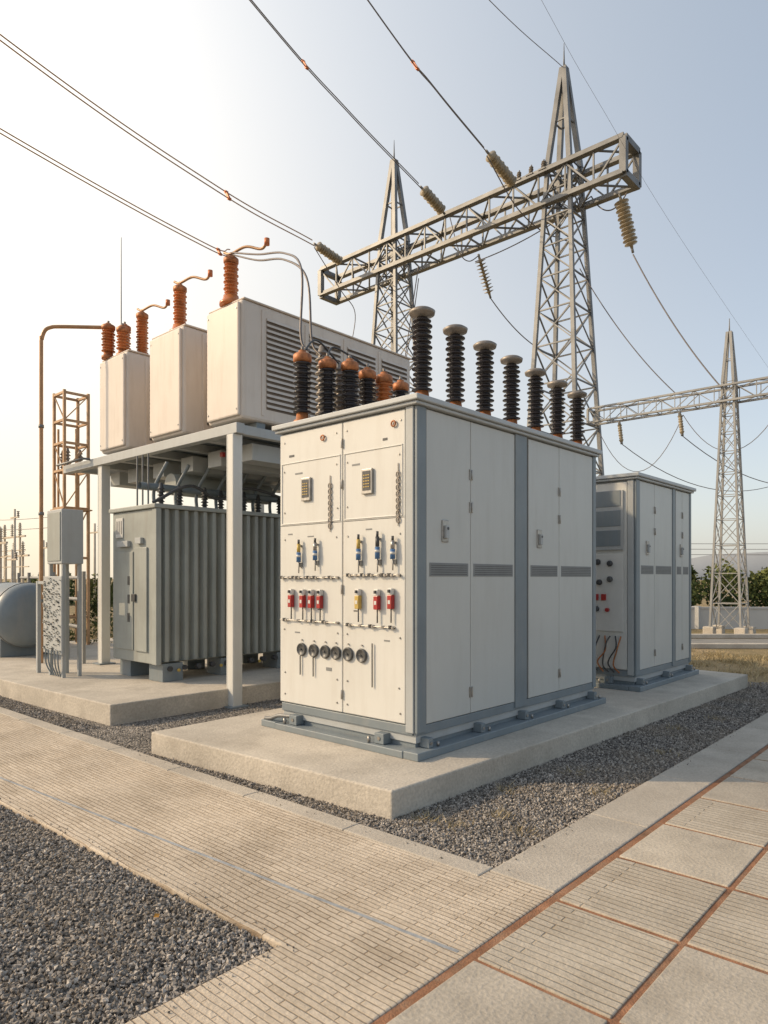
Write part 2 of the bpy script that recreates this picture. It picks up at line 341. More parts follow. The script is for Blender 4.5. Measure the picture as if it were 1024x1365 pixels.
def cabinet(x0,x1,y0,y1,zt,gap,splits,band_z,hz):
    o=Obj('electrical_cabinet',((x0+x1)/2,(y0+y1)/2,.2))
    zb=.44; zr=zt-.075
    o.p('body','lgrey').box(x0+.03,x1-.03,y0+.03,y1-.03,.30,zr)
    o.p('plinth','grey',.004).box(x0+.05,x1-.05,y0+.05,y1-.05,.25,zb-.005)
    fl=o.p('skid','grey',.006)
    fl.box(x0-.09,x1+.06,y0-.09,y0+.06,.2,.262); fl.box(x0-.09,x1+.06,y1-.05,y1+.16,.2,.262)
    fl.box(x0-.095,x0+.05,y0+.063,y1-.053,.2,.258); fl.box(x1-.1,x1+.055,y0+.063,y1-.053,.2,.258)
    fl.box(x0+.02,x1-.02,y0+.012,y0+.048,.36,zb-.006)
    fl.box(x0+.012,x0+.048,y0+.05,y1-.02,.36,zb-.006)
    h=o.p('anchor_brackets','grey',.003); bl=o.p('anchor_bolts','chrome')
    n=max(2,int((x1-x0)/.75))
    for i in range(n+1):
        x=x0+.12+(x1-x0-.24)*i/n
        h.box(x-.03,x+.03,y0-.05,y0+.045,.264,.34)
        bl.cyl((x,y0-.058,.30),(x,y0-.05,.30),.014,8); bl.cyl((x+.09,y0-.05,.262),(x+.09,y0-.05,.30),.012,8)
    for y in (y0+.35,y1-.25):
        h.box(x0-.05,x0+.045,y-.05,y+.05,.262,.345); bl.cyl((x0-.056,y,.305),(x0-.05,y,.305),.016,8)
        bl.cyl((x0-.06,y+.1,.26),(x0-.06,y+.1,.31),.013,8)
    rf=o.p('roof','roof',.008); rf.box(x0-.055,x1+.05,y0-.055,y1+.05,zt-.045,zt)
    rf.box(x0-.030,x1+.027,y0-.030,y1+.03,zt-.073,zt-.047)
    ps=o.p('corner_posts','grey',.006)
    ps.box(x0+.012,x0+.125,y0,y0+.03,zb-.06,zr); 
    o.p('light_corner_post','lgrey',.006).box(x0,x0+.05,y0+.034,y0+.112,zb-.06,zr)
    ps.box(gap[0],gap[1]-.04,y0-.004,y0+.05,zb-.06,zr); 
    o.p('post_shadow_gap','seam').box(gap[1]-.04,gap[1],y0+.018,y0+.05,zb,zr)
    ps.box(x1-.075,x1,y0,y0+.05,zb-.06,zr)
    ps.box(x1-.05,x1+.004,y0+.055,y1,zb-.06,zr)
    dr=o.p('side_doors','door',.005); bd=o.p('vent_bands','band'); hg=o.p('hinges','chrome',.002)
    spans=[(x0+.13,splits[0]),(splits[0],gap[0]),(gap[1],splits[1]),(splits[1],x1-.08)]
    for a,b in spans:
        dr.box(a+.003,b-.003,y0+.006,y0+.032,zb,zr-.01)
        bd.box(a+.04,b-.04,y0+.003,y0+.009,band_z-.055,band_z+.055)
        for q in range(5):
            o.p('vent_slits','dark').box(a+.06,b-.06,y0+.001,y0+.004,band_z-.040+q*.018,band_z-.036+q*.018)
    for k_,sx in enumerate(splits):
        for z in (hz+.50,hz+.22,.62):
            for q in (-1,1):
                hg.box(sx+q*.017-.005,sx+q*.017+.005,y0-.004,y0+.008,z-.045,z+.045)
            hg.cyl((sx,y0-.006,z-.04),(sx,y0-.006,z+.04),.006,8)
    for a in (spans[0][0]+.24,spans[2][0]+.2):
        hd=o.p('lock_plates','chrome',.004); hd.box(a-.042,a+.042,y0-.006,y0+.008,hz-.09,hz+.09)
        o.p('lock_handles','lgrey',.004).box(a-.02,a+.02,y0-.03,y0-.004,hz-.06,hz+.045)
        o.p('lock_cores','dark').cyl((a,y0-.034,hz+.02),(a,y0-.026,hz+.02),.012,10)
    return o
c=cabinet(4.12,7.28,3.39,5.055,3.02,(5.573,5.82),(4.859,6.432),1.665,1.98)
X=4.12
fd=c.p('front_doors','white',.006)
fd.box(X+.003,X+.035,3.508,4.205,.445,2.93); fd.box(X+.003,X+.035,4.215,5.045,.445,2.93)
c.p('door_gap','seam').box(X+.02,X+.034,4.205,4.215,.45,2.93)
ip=c.p('inner_panel_frames','wplast',.003)
def frame(y0,y1,z0,z1,w=.010,dx=.004):
    ip.box(X-dx,X+.004,y0,y1,z1-w,z1); ip.box(X-dx,X+.004,y0,y1,z0,z0+w)
    ip.box(X-dx+.001,X+.004,y0,y0+w,z0+w,z1-w); ip.box(X-dx+.001,X+.004,y1-w,y1,z0+w,z1-w)
frame(3.53,4.19,2.09,2.66); frame(4.235,5.02,2.09,2.66); 
gp=c.p('panel_joint_shadows','seam')
for (a,b) in ((3.515,4.198),(4.222,5.04)):
    gp.box(X+.0015,X+.0025,a,b,2.077,2.081)
for y in (4.665,3.905):
    c.p('meter_frames','chrome',.006).box(X-.022,X+.002,y-.06,y+.06,2.29,2.50)
    c.p('meter_faces','dark').box(X-.026,X-.021,y-.044,y+.044,2.32,2.48)
    for q in range(5):
        for r_ in range(3):
            c.p('meter_digits','yellow').box(X-.029,X-.025,y-.034+r_*.025,y-.018+r_*.025,2.345+q*.024,2.353+q*.024)
for y,z,w_,h_,m_ in ((4.88,2.72,.07,.02,'dark'),(4.78,2.55,.10,.015,'band'),(4.05,2.55,.09,.015,'band'),(3.72,2.72,.05,.02,'dark'),(4.90,2.0,.06,.012,'band'),(4.62,1.97,.08,.010,'band'),(3.90,2.0,.07,.012,'band'),(4.5,1.32,.05,.010,'dark'),(4.8,1.10,.07,.012,'band'),(4.05,1.32,.05,.010,'dark'),(3.7,1.09,.06,.012,'band'),(4.38,.80,.07,.03,'band')):
    c.p('label_plates_'+m_,m_).box(X+.0005,X+.0035,y-w_/2,y+w_/2,z-h_/2,z+h_/2)
for y,za,zb_ in ((4.36,2.05,2.40),(3.575,2.06,2.42)):
    n=8
    for q in range(n):
        z=za+(zb_-za)*q/(n-1)
        t=[(X-.006,y+.019*math.cos(u),z+.023*math.sin(u)) for u in np.linspace(0,2*math.pi,13)]
        c.p('cable_grips','cap').tube(t,.005,5)
    c.p('cable_grips','cap').tube([(X-.004,y,za-.05),(X-.004,y,zb_+.09)],.004,5)
def rail(ya,yb,z,step):
    r=c.p('rails','chrome'); r.tube([(X-.018,ya,z),(X-.018,yb,z)],.005,6)
    y=ya+.02
    while y<yb:
        r.lathe((X-.028,y,z),(1,0,0),[(.012,0),(.012,.03)],8); 
        if random.random()<.6: c.p('rail_clips','dark').box(X-.03,X-.005,y+.02,y+.038,z-.012,z+.016)
        y+=step*random.uniform(.7,1.4)
rail(4.24,5.02,1.60,.075); rail(3.54,4.17,1.62,.075); rail(4.24,5.02,1.21,.12); rail(3.60,4.17,1.20,.12)
def fuse(y,z,top,body,h=.2):
    c.p('fuse_'+top,top).cyl((X-.03,y,z+h*.05),(X-.03,y,z+h*.42),.017,12)
    c.p('fuse_'+body,body).cyl((X-.03,y,z-h*.4),(X-.03,y,z+h*.04),.021,12)
    c.p('fuse_tips','dark').cyl((X-.03,y,z+h*.42),(X-.03,y,z+h*.62),.011,10)
    c.p('fuse_clips','chrome',.002).box(X-.02,X+.002,y-.02,y+.02,z-h*.62,z-h*.42); c.p('fuse_clips','chrome').cyl((X-.028,y,z-h*.9),(X-.028,y,z-h*.4),.006,8)
    c.p('fuse_clips','chrome').box(X-.02,X+.002,y-.012,y+.012,z+h*.3,z+h*.38)
fuse(4.745,1.82,'yellow','blue'); fuse(4.525,1.83,'chrome','blue',.19); fuse(3.99,1.83,'yellow','blue',.21); fuse(3.775,1.84,'dark','blue',.22); fuse(3.61,1.82,'chrome','blue',.18)
for y,z in ((4.745,1.82),(4.525,1.83),(3.99,1.83),(3.775,1.84),(3.61,1.82)):
    c.p('fuse_bands','wplast').cyl((X-.03,y,z-.035),(X-.03,y,z-.015),.0225,12)
def brk(y,z,col,full=True):
    c.p('breaker_bodies_'+col,col,.004).box(X-.045,X-.002,y-.023,y+.023,z-.09,z+.02)
    c.p('breaker_heads','wplast',.004).box(X-.04,X-.002,y-.021,y+.021,z+.024,z+.075)
    c.p('breaker_labels','wplast').box(X-.0475,X-.046,y-.012,y+.012,z-.05,z-.02)
    c.p('breaker_toggles','dark',.002).box(X-.058,X-.041,y-.008,y+.008,z+.04,z+.065)
    c.p('breaker_tails','dark').cyl((X-.02,y,z-.20),(X-.02,y,z-.09),.006,6)
for y in (4.86,4.70,4.585,4.47): brk(y,1.42,'red')
brk(4.0,1.43,'yellow'); brk(3.785,1.43,'red'); brk(3.635,1.44,'red')
for y in (4.73,4.57,4.42,4.285,4.135,3.975):
    c.p('gauge_dials','dial').lathe((X+.002,y,.95),(-1,0,0),[(.058,0),(.060,.014),(.055,.022),(.048,.023),(.046,.018),(.001,.019)],24)
    c.p('dial_needles','chrome').bar((X-.019,y-.018,.938),(X-.019,y+.018,.962),.004,.003)
    c.p('dial_hubs','dark').cyl((X-.016,y,.95),(X-.026,y,.95),.010,10)
    c.p('dial_marks','chrome').cyl((X,y,1.035),(X-.01,y,1.035),.007,8)
for y,a,b in ((4.745,.72,.89),(4.57,.72,.89),(3.85,.70,1.06)): c.p('drop_rods','dark').tube([(X-.012,y,a),(X-.012,y,b)],.0055,6)
bt=c.p('panel_bolts','chrome')
for y in (3.56,4.15,4.28,4.98):
    for z in (.52,.72,1.12,1.95,2.2,2.58,2.85): bt.lathe((X+.003,y+random.uniform(-.01,.01),z),(-1,0,0),[(.009,0),(.007,.007)],8)
for y,z in ((4.45,2.83),(3.62,2.83)): c.p('lifting_lugs','rust').tube([(X-.01,y+.022*math.cos(u),z+.022*math.sin(u)) for u in np.linspace(0,2*math.pi,12)],.007,6)
for z in (.6,1.5,2.4,2.75): c.p('door_hinges','chrome',.002).cyl((X-.008,4.21,z-.04),(X-.008,4.21,z+.04),.009,8)
c.p('cable_pipe','galv').tube(cr([(X-.03,4.85,.33),(X-.05,5.0,.32),(X-.06,5.10,.285),(X-.05,5.2,.27)]),.018,8)
for k_ in range(7):
    bushing(c,4.40+.46*k_,3.56,3.02,.78-.022*k_,.088,'black')
for i,(x,y) in enumerate(((4.235,4.86),(4.46,4.757),(4.62,4.62),(4.857,4.615),(5.05,4.57),(5.29,4.56))):
    bushing(c,x,y,3.02,.66-.01*(i%2)-.02*i,.088,'black' if i!=4 else 'brown',False)
for x,y,h in ((4.62,5.0,.84),(4.8,4.93,.70),(5.0,4.95,.78),(5.35,4.95,.66)):
    c.p('surge_arresters','cap').lathe((x,y,3.0),(0,0,1),sheds(.045,.075,.05,h,12)+[(.03,h+.05)],16)
c.p('roof_cables','dark').tube(cr([(4.24,4.86,3.70),(4.5,4.95,3.9),(4.8,4.93,3.72)]),.010,6)
c.p('roof_cables','dark').tube(cr([(4.46,4.76,3.70),(4.6,4.8,3.82),(4.86,4.62,3.66)]),.010,6)
c.done()
c=cabinet(8.40,10.42,3.39,5.055,2.90,(9.66,9.80),(9.02,10.05),1.70,1.98)
X=8.40
c.p('front_frame','white',.006).box(X+.006,X+.035,3.51,5.04,.445,2.80)
c.p('switch_panel','lgrey',.004).box(X-.02,X+.004,3.55,4.1,1.95,2.70)
for z in (2.50,2.25,2.0): c.p('switch_panel_frames','grey',.004).box(X-.026,X-.019,3.58,4.07,z,z+.2)
c.p('control_panel','wplast',.004).box(X-.015,X+.004,3.55,4.1,.92,1.90)
for y,z,cc in ((3.72,1.78,'dark'),(3.88,1.80,'dark'),(3.72,1.58,'dial'),(3.86,1.54,'dark'),(3.9,1.2,'dark')):
    c.p('rotary_switches_'+cc,cc).lathe((X-.014,y,z),(-1,0,0),[(.038,0),(.038,.02),(.025,.045)],14)
for y,z in ((3.80,1.36),(3.90,1.36)): c.p('breakers_red','red',.004).box(X-.04,X-.012,y-.03,y+.03,z-.05,z+.03)
c.p('indicator','red').cyl((X-.015,3.75,1.19),(X-.05,3.75,1.19),.025,12)
for i in range(7):
    y=3.58+i*.07
    c.p('hanging_cables_'+('dark' if i%3 else 'rust'),'dark' if i%3 else 'rust').tube(cr([(X-.01,y,.86),(X-.07,y+.03*(-1)**i,.68+.04*(i%3)),(X-.05,y+.08,.50+.03*(i%2)),(X-.01,y+.02,.40)]),.009,6)
c.done()
# ---------------------------------------------------------------- coolers on platform
def cooler(y0,y1,z0=3.61,z1=5.12):
    o=Obj('cooling_unit',(6.8,(y0+y1)/2,z0)); x0,x1=5.16,8.5
    o.p('housing','cool',.04).box(x0+.04,x1,y0,y1,z0,z1)
    o.p('end_cap','cool',.02).box(x0,x0+.045,y0+.03,y1-.03,z0+.04,z1-.04)
    o.p('roof_lip','cool',.01).box(x0+.06,x1+.02,y0-.014,y1+.014,z1-.002,z1+.02)
    for k_ in range(4):
        a=x0+.42+k_*.74; b=a+.60
        n=17; H=(z1-z0-.32)/n
        for i in range(n):
            z=z0+.17+i*H
            o.p('louvre_slots','slot').box(a,b,y0-.003,y0+.02,z+H*.02,z+H*.48)
            o.p('louvre_blades','cool').add([(a,y0-.004,z+H*.98),(b,y0-.004,z+H*.98),(b,y0-.024,z+H*.42),(a,y0-.024,z+H*.42)],[(0,1,2,3)])
    for k_ in range(5):
        x=x0+.36+k_*.74
        if x<x1-.05: o.p('panel_ribs','cool',.004).box(x-.02,x+.02,y0-.012,y0+.003,z0+.08,z1-.06)
    for x in (x0+.3,x1-.4): o.p('feet','grey',.004).box(x,x+.14,y0+.05,y1-.05,z0-.10,z0-.002)
    for z in (z0+.12,z1-.12):
        for y in (y0+.07,y1-.07): o.p('cap_bolts','chrome').lathe((x0,y,z),(-1,0,0),[(.012,0),(.01,.008)],8)
    return o
for i,(a,b) in enumerate(((7.11,7.87),(8.47,9.35),(10.07,10.93))):
    o=cooler(a,b)
    T=[(5.30,7.49,.62,.10),(5.41,8.9,.68,.10),(5.66,10.45,.76,.10)][i]
    bushing(o,T[0],T[1],5.145,T[2],T[3],'brown',False)
    o.p('bushing_bases','brown').lathe((T[0],T[1],5.14),(0,0,1),[(.15,0),(.15,.04),(.11,.07),(.10,.12)],18)
    h_=5.145+T[2]+.06
    o.p('bushing_arms','pipe').tube(cr([(T[0],T[1]+.15,h_+.06),(T[0],T[1],h_),(T[0]+.05,T[1]-.25,h_+.03),(T[0]+.1,T[1]-.5,h_-.06),(T[0]+.1,T[1]-.62,h_-.02)]),.018,8)
    o.p('arm_terminals','clamp').cyl((T[0]+.1,T[1]-.62,h_-.05),(T[0]+.1,T[1]-.62,h_+.03),.035,10)
    if i==2:
        bushing(o,5.25,10.78,5.145,.54,.11,'brown',False); bushing(o,5.5,10.72,5.145,.58,.10,'brown',False); bushing(o,5.35,10.5,5.145,.46,.10,'brown',False)
    o.done()
pf=Obj('steel_platform',(6.5,9,0))
w=pf.p('columns','white',.006)
for x,y,z in ((5.06,7.08,0.0),(5.1,10.62,.23),(8.3,7.3,.23),(8.3,10.8,.23)):
    w.box(x-.07,x+.07,y-.07,y-.055,z,3.37); w.box(x-.07,x+.07,y+.055,y+.07,z,3.37); w.box(x-.068,x-.05,y-.055,y+.055,z,3.37)
    pf.p('base_plates','grey',.003).box(x-.13,x+.13,y-.13,y+.13,z,z+.02)
b_=pf.p('beams','lgrey',.006)
b_.box(5.0,5.12,6.95,11.9,3.373,3.50); b_.box(8.24,8.36,6.95,11.9,3.373,3.50)
for y in (7.05,7.75,8.5,9.3,10.1,10.9,11.6): b_.box(5.123,8.237,y-.05,y+.05,3.378,3.495)
pf.p('deck','grey').box(5.125,8.235,7.2,11.5,3.498,3.512)
for y in (7.3,8.0,8.7,9.5,10.3,10.9):
    pf.p('under_trays','lgrey',.004).box(5.5,8.0,y,y+.32,3.14,3.36)
pf.p('tray_fittings','red').box(5.45,5.5,7.9,7.96,3.25,3.31)
pf.p('handrail','galv').tube([(4.9,11.9,3.5),(4.9,10.9,3.5),(5.0,10.9,3.5)],.02,6)
pf.done()
# ---------------------------------------------------------------- transformer
tr=Obj('power_transformer',(6,8.8,.23))
tk=tr.p('tank','tank',.01); tk.box(4.6,8.0,8.22,9.31,.47,2.50)
tk.box(4.56,8.05,8.10,9.36,2.503,2.56)
def fins(ax0,ax1,y,dep,z0,z1,pitch=.145):
    pr=tr.p('corrugated_fins','tank'); x=ax0; pts=[]
    while x<ax1:
        pts+=[(x,y),(x+pitch*.30,y),(x+pitch*.45,y-dep),(x+pitch*.80,y-dep),(x+pitch*.97,y)]; x+=pitch
    V=[(a,b,z0) for a,b in pts]+[(a,b,z1) for a,b in pts]; n=len(pts)
    pr.add(V,[(i,i+1,i+1+n,i+n) for i in range(n-1)])
    pr.add([(ax0,y+.02,z0),(x,y+.02,z0),(x,y-dep*.9,z0),(ax0,y-dep*.9,z0)],[(0,1,2,3)])
fins(4.66,7.9,8.215,.085,.5,2.497)
tr.p('corner_plate','tank',.004).box(4.585,4.66,8.11,8.219,.47,2.499)
d=tr.p('door_panel','tank',.006); d.box(4.585,4.602,8.72,9.20,.62,1.95); d.box(4.575,4.601,8.34,8.66,.62,2.0)
tr.p('name_plates','wplast',.003).box(4.585,4.599,9.0,9.2,2.15,2.42)
for y in (9.03,9.09,9.15): tr.p('plate_marks','dark').box(4.582,4.586,y,y+.015,2.2,2.38)
tr.p('small_boxes','lgrey',.004).box(4.55,4.60,8.8,9.1,2.02,2.10); tr.p('small_boxes','lgrey',.004).box(4.55,4.60,8.45,8.6,2.05,2.13)
tr.p('latch','dark',.004).box(4.55,4.575,8.60,8.70,1.28,1.38)
for i in range(3): tr.p('gauge_lines','dark').box(4.582,4.586,8.8,8.86,1.0+i*.25,1.12+i*.25)
for x in (4.7,5.6,6.6,7.6):
    tr.p('skid_feet','grey',.006).box(x,x+.3,8.15,8.5,.23,.47); tr.p('skid_feet','grey',.006).box(x,x+.3,9.0,9.3,.23,.47)
for i in range(14):
    x=4.8+i*.22; tr.p('drain_valves','dark').cyl((x,8.12,.40),(x,8.2,.40),.035,10)
    if i%3==0: tr.p('valve_wheels','yellow').cyl((x+.1,8.08,.38),(x+.1,8.1,.38),.022,10)
for i in range(9):
    x=4.85+i*.34
    tr.p('lv_bushings','dark').lathe((x,8.45+.1*(i%2),2.56),(0,0,1),sheds(.03,.055,0,.26,6)+[(.02,.32)],12)
    tr.p('riser_pipes','grey').tube(cr([(x+.1,8.8,2.56),(x+.1,8.8,2.85),(x+.18,8.6,3.2)]),.025,8)
tr.p('header_pipe','grey').tube([(4.7,8.75,2.86),(7.9,8.75,2.86)],.05,10)
tr.p('tank_cabling','dark').tube(cr([(4.7,8.4,2.6),(5.2,8.3,2.86),(5.7,8.35,2.72),(6.2,8.3,2.92),(7.2,8.3,2.75)]),.022,8)
for y in (9.0,8.85,8.7): tr.p('thin_risers','galv').tube([(4.8,y,2.56),(4.8,y,3.3)],.012,6)
tr.p('conservator','tank').cyl((5.4,9.15,2.98),(7.2,9.15,2.98),.16,18)
tr.done()
# ---------------------------------------------------------------- left equipment
jb=Obj('junction_box',(4.1,9.8,.23))
jb.p('box','lgrey',.01).box(3.98,4.28,9.52,10.0,1.79,2.54)
jb.p('lid','tank',.004).box(3.968,3.985,9.55,9.97,1.83,2.50)
for x,y in ((4.02,9.56),(4.24,9.56),(4.02,9.97),(4.24,9.97)): jb.p('legs','lgrey').bar((x,y,.23),(x,y,1.79),.045)
jb.p('legs','lgrey').bar((4.0,10.35,.23),(4.0,10.35,1.55),.05); jb.p('legs','lgrey').bar((4.0,10.35,1.53),(4.0,9.6,1.53),.04)
pn=jb.p('terminal_board','lgrey',.004); pn.box(3.96,3.99,9.48,10.08,.55,1.62)
for i in range(220):
    y=random.uniform(9.50,10.05); z=random.uniform(.58,1.58); s=random.uniform(.006,.018)
    t=('tank','chrome','wplast','tank','band','dark')[i%6]
    jb.p('terminals_'+t,t).box(3.94,3.959,y,y+s*1.4,z,z+s)
for i in range(5): jb.p('wiring','grey').tube(cr([(3.94,9.55+i*.1,.6),(3.95,9.56+i*.1,.4),(4.0,9.6+i*.07,.24)]),.010,5)
jb.done()
st=Obj('storage_tank',(4.7,13,.9)); 
st.p('shell','grey').lathe((4.7,12.45,.95),(0,1,0),[(.1,-.12),(.35,-.08),(.5,0),(.56,.12),(.56,2.8),(.5,2.95),(.1,3.05)],32)
for y in (12.75,14.6): st.p('saddles','grey',.01).box(4.3,5.1,y,y+.15,.23,.6)
for y in (12.6,13.6): st.p('bands','galv').lathe((4.7,y,.95),(0,1,0),[(.57,0),(.57,.05)],32)
st.done()
bp=Obj('bus_pipe',(4.47,11.46,0)); bp.p('pipe','pipe').tube(cr([(4.47,11.46,.2),(4.47,11.46,3),(4.47,11.46,5.25),(4.475,11.45,5.42),(4.51,11.42,5.56),(4.58,11.37,5.62),(4.7,11.27,5.64),(5.2,10.85,5.66)],6),.030,10)
for z in (1.2,2.6,4.0): bp.p('pipe_clamps','galv').cyl((4.47,11.46,z),(4.47,11.46,z+.05),.042,10)
bp.done()
pl=Obj('lightning_rod',(5.57,10.98,3.5)); pl.p('rod','galv').cyl((5.57,10.98,3.5),(5.57,10.98,7.3),.018,8,.006); pl.done()
def lattice(o,cx,cy,levels,leg,dg,m='galv'):
    L=o.p('legs',m); D=o.p('bracing',m)
    for (z0,h0),(z1,h1) in zip(levels[:-1],levels[1:]):
        c0=[(cx+a*h0,cy+b*h0,z0) for a,b in ((-1,-1),(1,-1),(1,1),(-1,1))]; c1=[(cx+a*h1,cy+b*h1,z1) for a,b in ((-1,-1),(1,-1),(1,1),(-1,1))]
        for i in range(4):
            j=(i+1)%4; L.bar(c0[i],c1[i],leg); D.bar(c0[i],c1[j],dg); D.bar(c0[j],c1[i],dg*.8)
            D.bar(c1[i],c1[j],dg)
lm=Obj('lattice_mast',(6.1,14.1,0)); q=lm.p('legs','mast'); t_=lm.p('tiers','mast')
cs=[(6.1+a*.24,14.13+b*.24) for a,b in ((-1,-1),(1,-1),(1,1),(-1,1))]
for x,y in cs: q.bar((x,y,0),(x,y,5.35),.05)
for x,y in ((6.1,13.9),(5.87,14.2)): q.bar((x,y,.3),(x,y,4.6),.035)
for z in (.8,2.0,3.0,3.75,4.3,4.75,5.3):
    for i in range(4): t_.bar((*cs[i],z),(*cs[(i+1)%4],z),.045)
for z0,z1 in ((2.0,3.0),(3.0,3.75),(3.75,4.3),(4.75,5.3)):
    t_.bar((*cs[0],z0),(*cs[1],z1),.02); t_.bar((*cs[3],z1),(*cs[0],z0),.02)
for x,y in ((5.95,13.95),(6.2,13.95),(6.0,14.3)): lm.p('equipment','cap').lathe((x,y,3.75),(0,0,1),sheds(.03,.06,0,.4,6)+[(.02,.45)],10)
lm.p('platform','mast').box(5.8,6.4,13.83,14.43,2.96,2.985)
lm.done()
# ---------------------------------------------------------------- towers
def tower(x,y,H,zb,hb,ht,n,leg,dg,m='galv',name='transmission_tower'):
    o=Obj(name,(x,y,0)); seq=[1.0*(.93**i) for i in range(n)]; tot=sum(seq); z=0; lv=[(0,hb)]
    for q in seq:
        z+=q/tot*zb; lv.append((z,hb+(ht-hb)*z/zb))
    lattice(o,x,y,lv,leg,dg,m)
    pk=o.p('peak_frame',m)
    for a,b in ((-1,-1),(1,-1),(1,1),(-1,1)): pk.bar((x+a*ht,y+b*ht,zb),(x+a*.04,y+b*.04,H),leg*1.25)
    for f in (.45,):
        h=ht*(1-f)+.04*f; z=zb+(H-zb)*f; q=[(x+a*h,y+b*h,z) for a,b in ((-1,-1),(1,-1),(1,1),(-1,1))]
        for i in range(4): pk.bar(q[i],q[(i+1)%4],dg)
    pk.cyl((x,y,H-.1),(x,y,H+.8*H/18),.03*H/18+.01,6,.01)
    for a,b in ((-1,-1),(1,-1),(1,1),(-1,1)): o.p('footings','conc',.02).box(x+a*hb-.14,x+a*hb+.14,y+b*hb-.14,y+b*hb+.14,-.1,.25)
    o.done()
tower(20.27,10.53,18.0,14.8,1.12,.38,12,.12,.042)
tower(20.27,17.81,18.0,14.8,1.12,.38,12,.12,.042)
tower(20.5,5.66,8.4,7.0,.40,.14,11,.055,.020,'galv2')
def gantry(x,y0,y1,z0,z1,w,n,ch,dg,m='galv'):
    o=Obj('gantry_beam',(x,(y0+y1)/2,z0)); C=o.p('chords',m); D=o.p('bracing',m)
    for a in (-w,w):
        for z in (z0,z1): 
            C.box(x+a-ch/2,x+a+ch/2,y0,y1,z-ch*.15,z+ch*.15); C.box(x+a-ch*.15,x+a+ch*.15,y0,y1,z+ch*.16,z+ch*.7)
    for i in range(n+1):
        y=y0+(y1-y0)*i/n
        for a in (-w,w): D.bar((x+a,y,z0),(x+a,y,z1),dg)
        if i%2==0:
            for z in (z0,z1): D.bar((x-w,y,z),(x+w,y,z),dg)
        if i<n:
            yn=y0+(y1-y0)*(i+1)/n
            for a in (-w,w): D.bar((x+a,y,z0 if i%2 else z1),(x+a,yn,z1 if i%2 else z0),dg)
            for z in (z0,z1): D.bar((x-w if i%2 else x+w,y,z),(x+w if i%2 else x-w,yn,z),dg)
    for y in (y0,y1):
        C.bar((x-w,y,z0),(x-w,y,z1),ch*.9); C.bar((x+w,y,z0),(x+w,y,z1),ch*.9); C.bar((x-w,y,z1),(x+w,y,z1),ch*.9); C.bar((x-w,y,z0),(x+w,y,z0),ch*.9)
    o.done()
gantry(20.27,8.35,21.5,13.55,14.6,.50,14,.22,.05)
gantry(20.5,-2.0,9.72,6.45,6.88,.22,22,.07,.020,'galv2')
# ---------------------------------------------------------------- insulators and lines
def istring(a,b,r=.19,n=11,name='insulator_string'):
    a=Vector(a);b=Vector(b);L=(b-a).length; o=Obj(name,a)
    o.p('discs','ins').lathe(a,b-a,[(.02,0)]+sheds(.05,r,.12*L,.88*L,n)+[(.02,L)],14)
    o.p('fittings','galv').cyl(a,a.lerp(b,.12),.04,8); o.p('fittings','galv').cyl(a.lerp(b,.88),b,.04,8)
    o.done()
def pairline(pts,sep,r=.022,clamps=(),m='wire'):
    o=Obj('power_line',pts[0]); q=cr(pts,14); up=Vector((0,0,sep/2)); sd=Vector((0,sep/2,0))
    for s_ in (-1,1): o.p('conductor',m).tube([p+(up+sd*.6)*s_ for p in q],r,6)
    for f in clamps:
        c_=q[int(f*(len(q)-1))]; o.p('spacer_clamps','clamp').bar(c_-(up+sd*.6)*1.2,c_+(up+sd*.6)*1.2,r*4)
        for s_ in (-1,1): o.p('spacer_clamps','clamp').lathe(c_+(up+sd*.6)*s_-Vector((r*3,0,0)),(1,0,0),[(r*2.6,0),(r*2.6,r*6)],10)
    o.done()
def line(pts,r=.02,name='power_line'):
    o=Obj(name,pts[0]); o.p('conductor','wire').tube(pts,r,6); o.done()
istring((19.5,11.84,14.35),(17.76,11.84,14.74)); pairline([(17.76,11.84,14.74),(15.2,11.84,15.3),(12.48,11.84,16.07),(0,11.84,20.6),(-14,11.84,27)],.26,.016,(.4,))
istring((19.5,14.74,14.5),(18.13,14.74,14.9)); pairline([(18.13,14.74,14.9),(14.7,14.74,15.7),(11.09,14.74,16.8),(0,14.74,21),(-14,14.74,28)],.26,.016,(.42,))
istring((19.5,19.85,14.3),(17.88,19.85,14.55)); pairline([(17.88,19.85,14.55),(13.52,19.85,14.81),(6.7,19.85,15.99),(-6,19.85,19.4)],.30,.020,(.333,),'wirew')
pairline([(5.30,7.49,5.85),(4.9,7.49,5.80),(2.53,7.49,6.09),(-3,7.49,7.0),(-15,7.49,9.5)],.075,.007,(.20,),'wirew')
line(cr([(20.27,10.53,18.0),(15.95,10.53,17.5),(8,10.53,17.3),(-10,10.53,19)]),.011,'shield_wire')
line(cr([(-6,8,21),(8,8,17),(14.3,8,15.04),(17.4,8,14.2),(25.2,8,12.6),(50,8,9)]),.004,'shield_wire')
istring((20.4,8.75,13.35),(20.7,8.45,11.55),.22,12)
line(sag((20.7,8.45,11.5),(20.5,5.9,6.95),.25),.020)
line(sag((20.6,8.6,13.4),(20.9,9.9,13.9),.5),.02)
line(sag((20.3,10.0,11.4),(20.5,7.1,6.95),.3),.016)
line(sag((20.9,9.9,13.9),(20.3,14.0,12.85),.2),.018)
istring((20.5,14.0,13.2),(21.3,14.0,11.85),.2,10); line(sag((21.3,14.0,11.85),(26,14.0,10.9),.35),.02)
line(cr([(19.6,14.6,14.4),(19.9,14.4,13.2),(20.2,14.2,12.9),(20.6,14.0,13.2)]),.018)
line(cr([(17.9,19.85,14.4),(19.4,19.9,13.2),(20.3,20.0,12.6),(20.27,20.2,11.2)]),.018)
line(sag((20.3,16.6,13.5),(20.3,17.3,10.0),.0),.02); line(sag((20.8,17.0,13.3),(20.9,18.1,9.2),.4),.018)
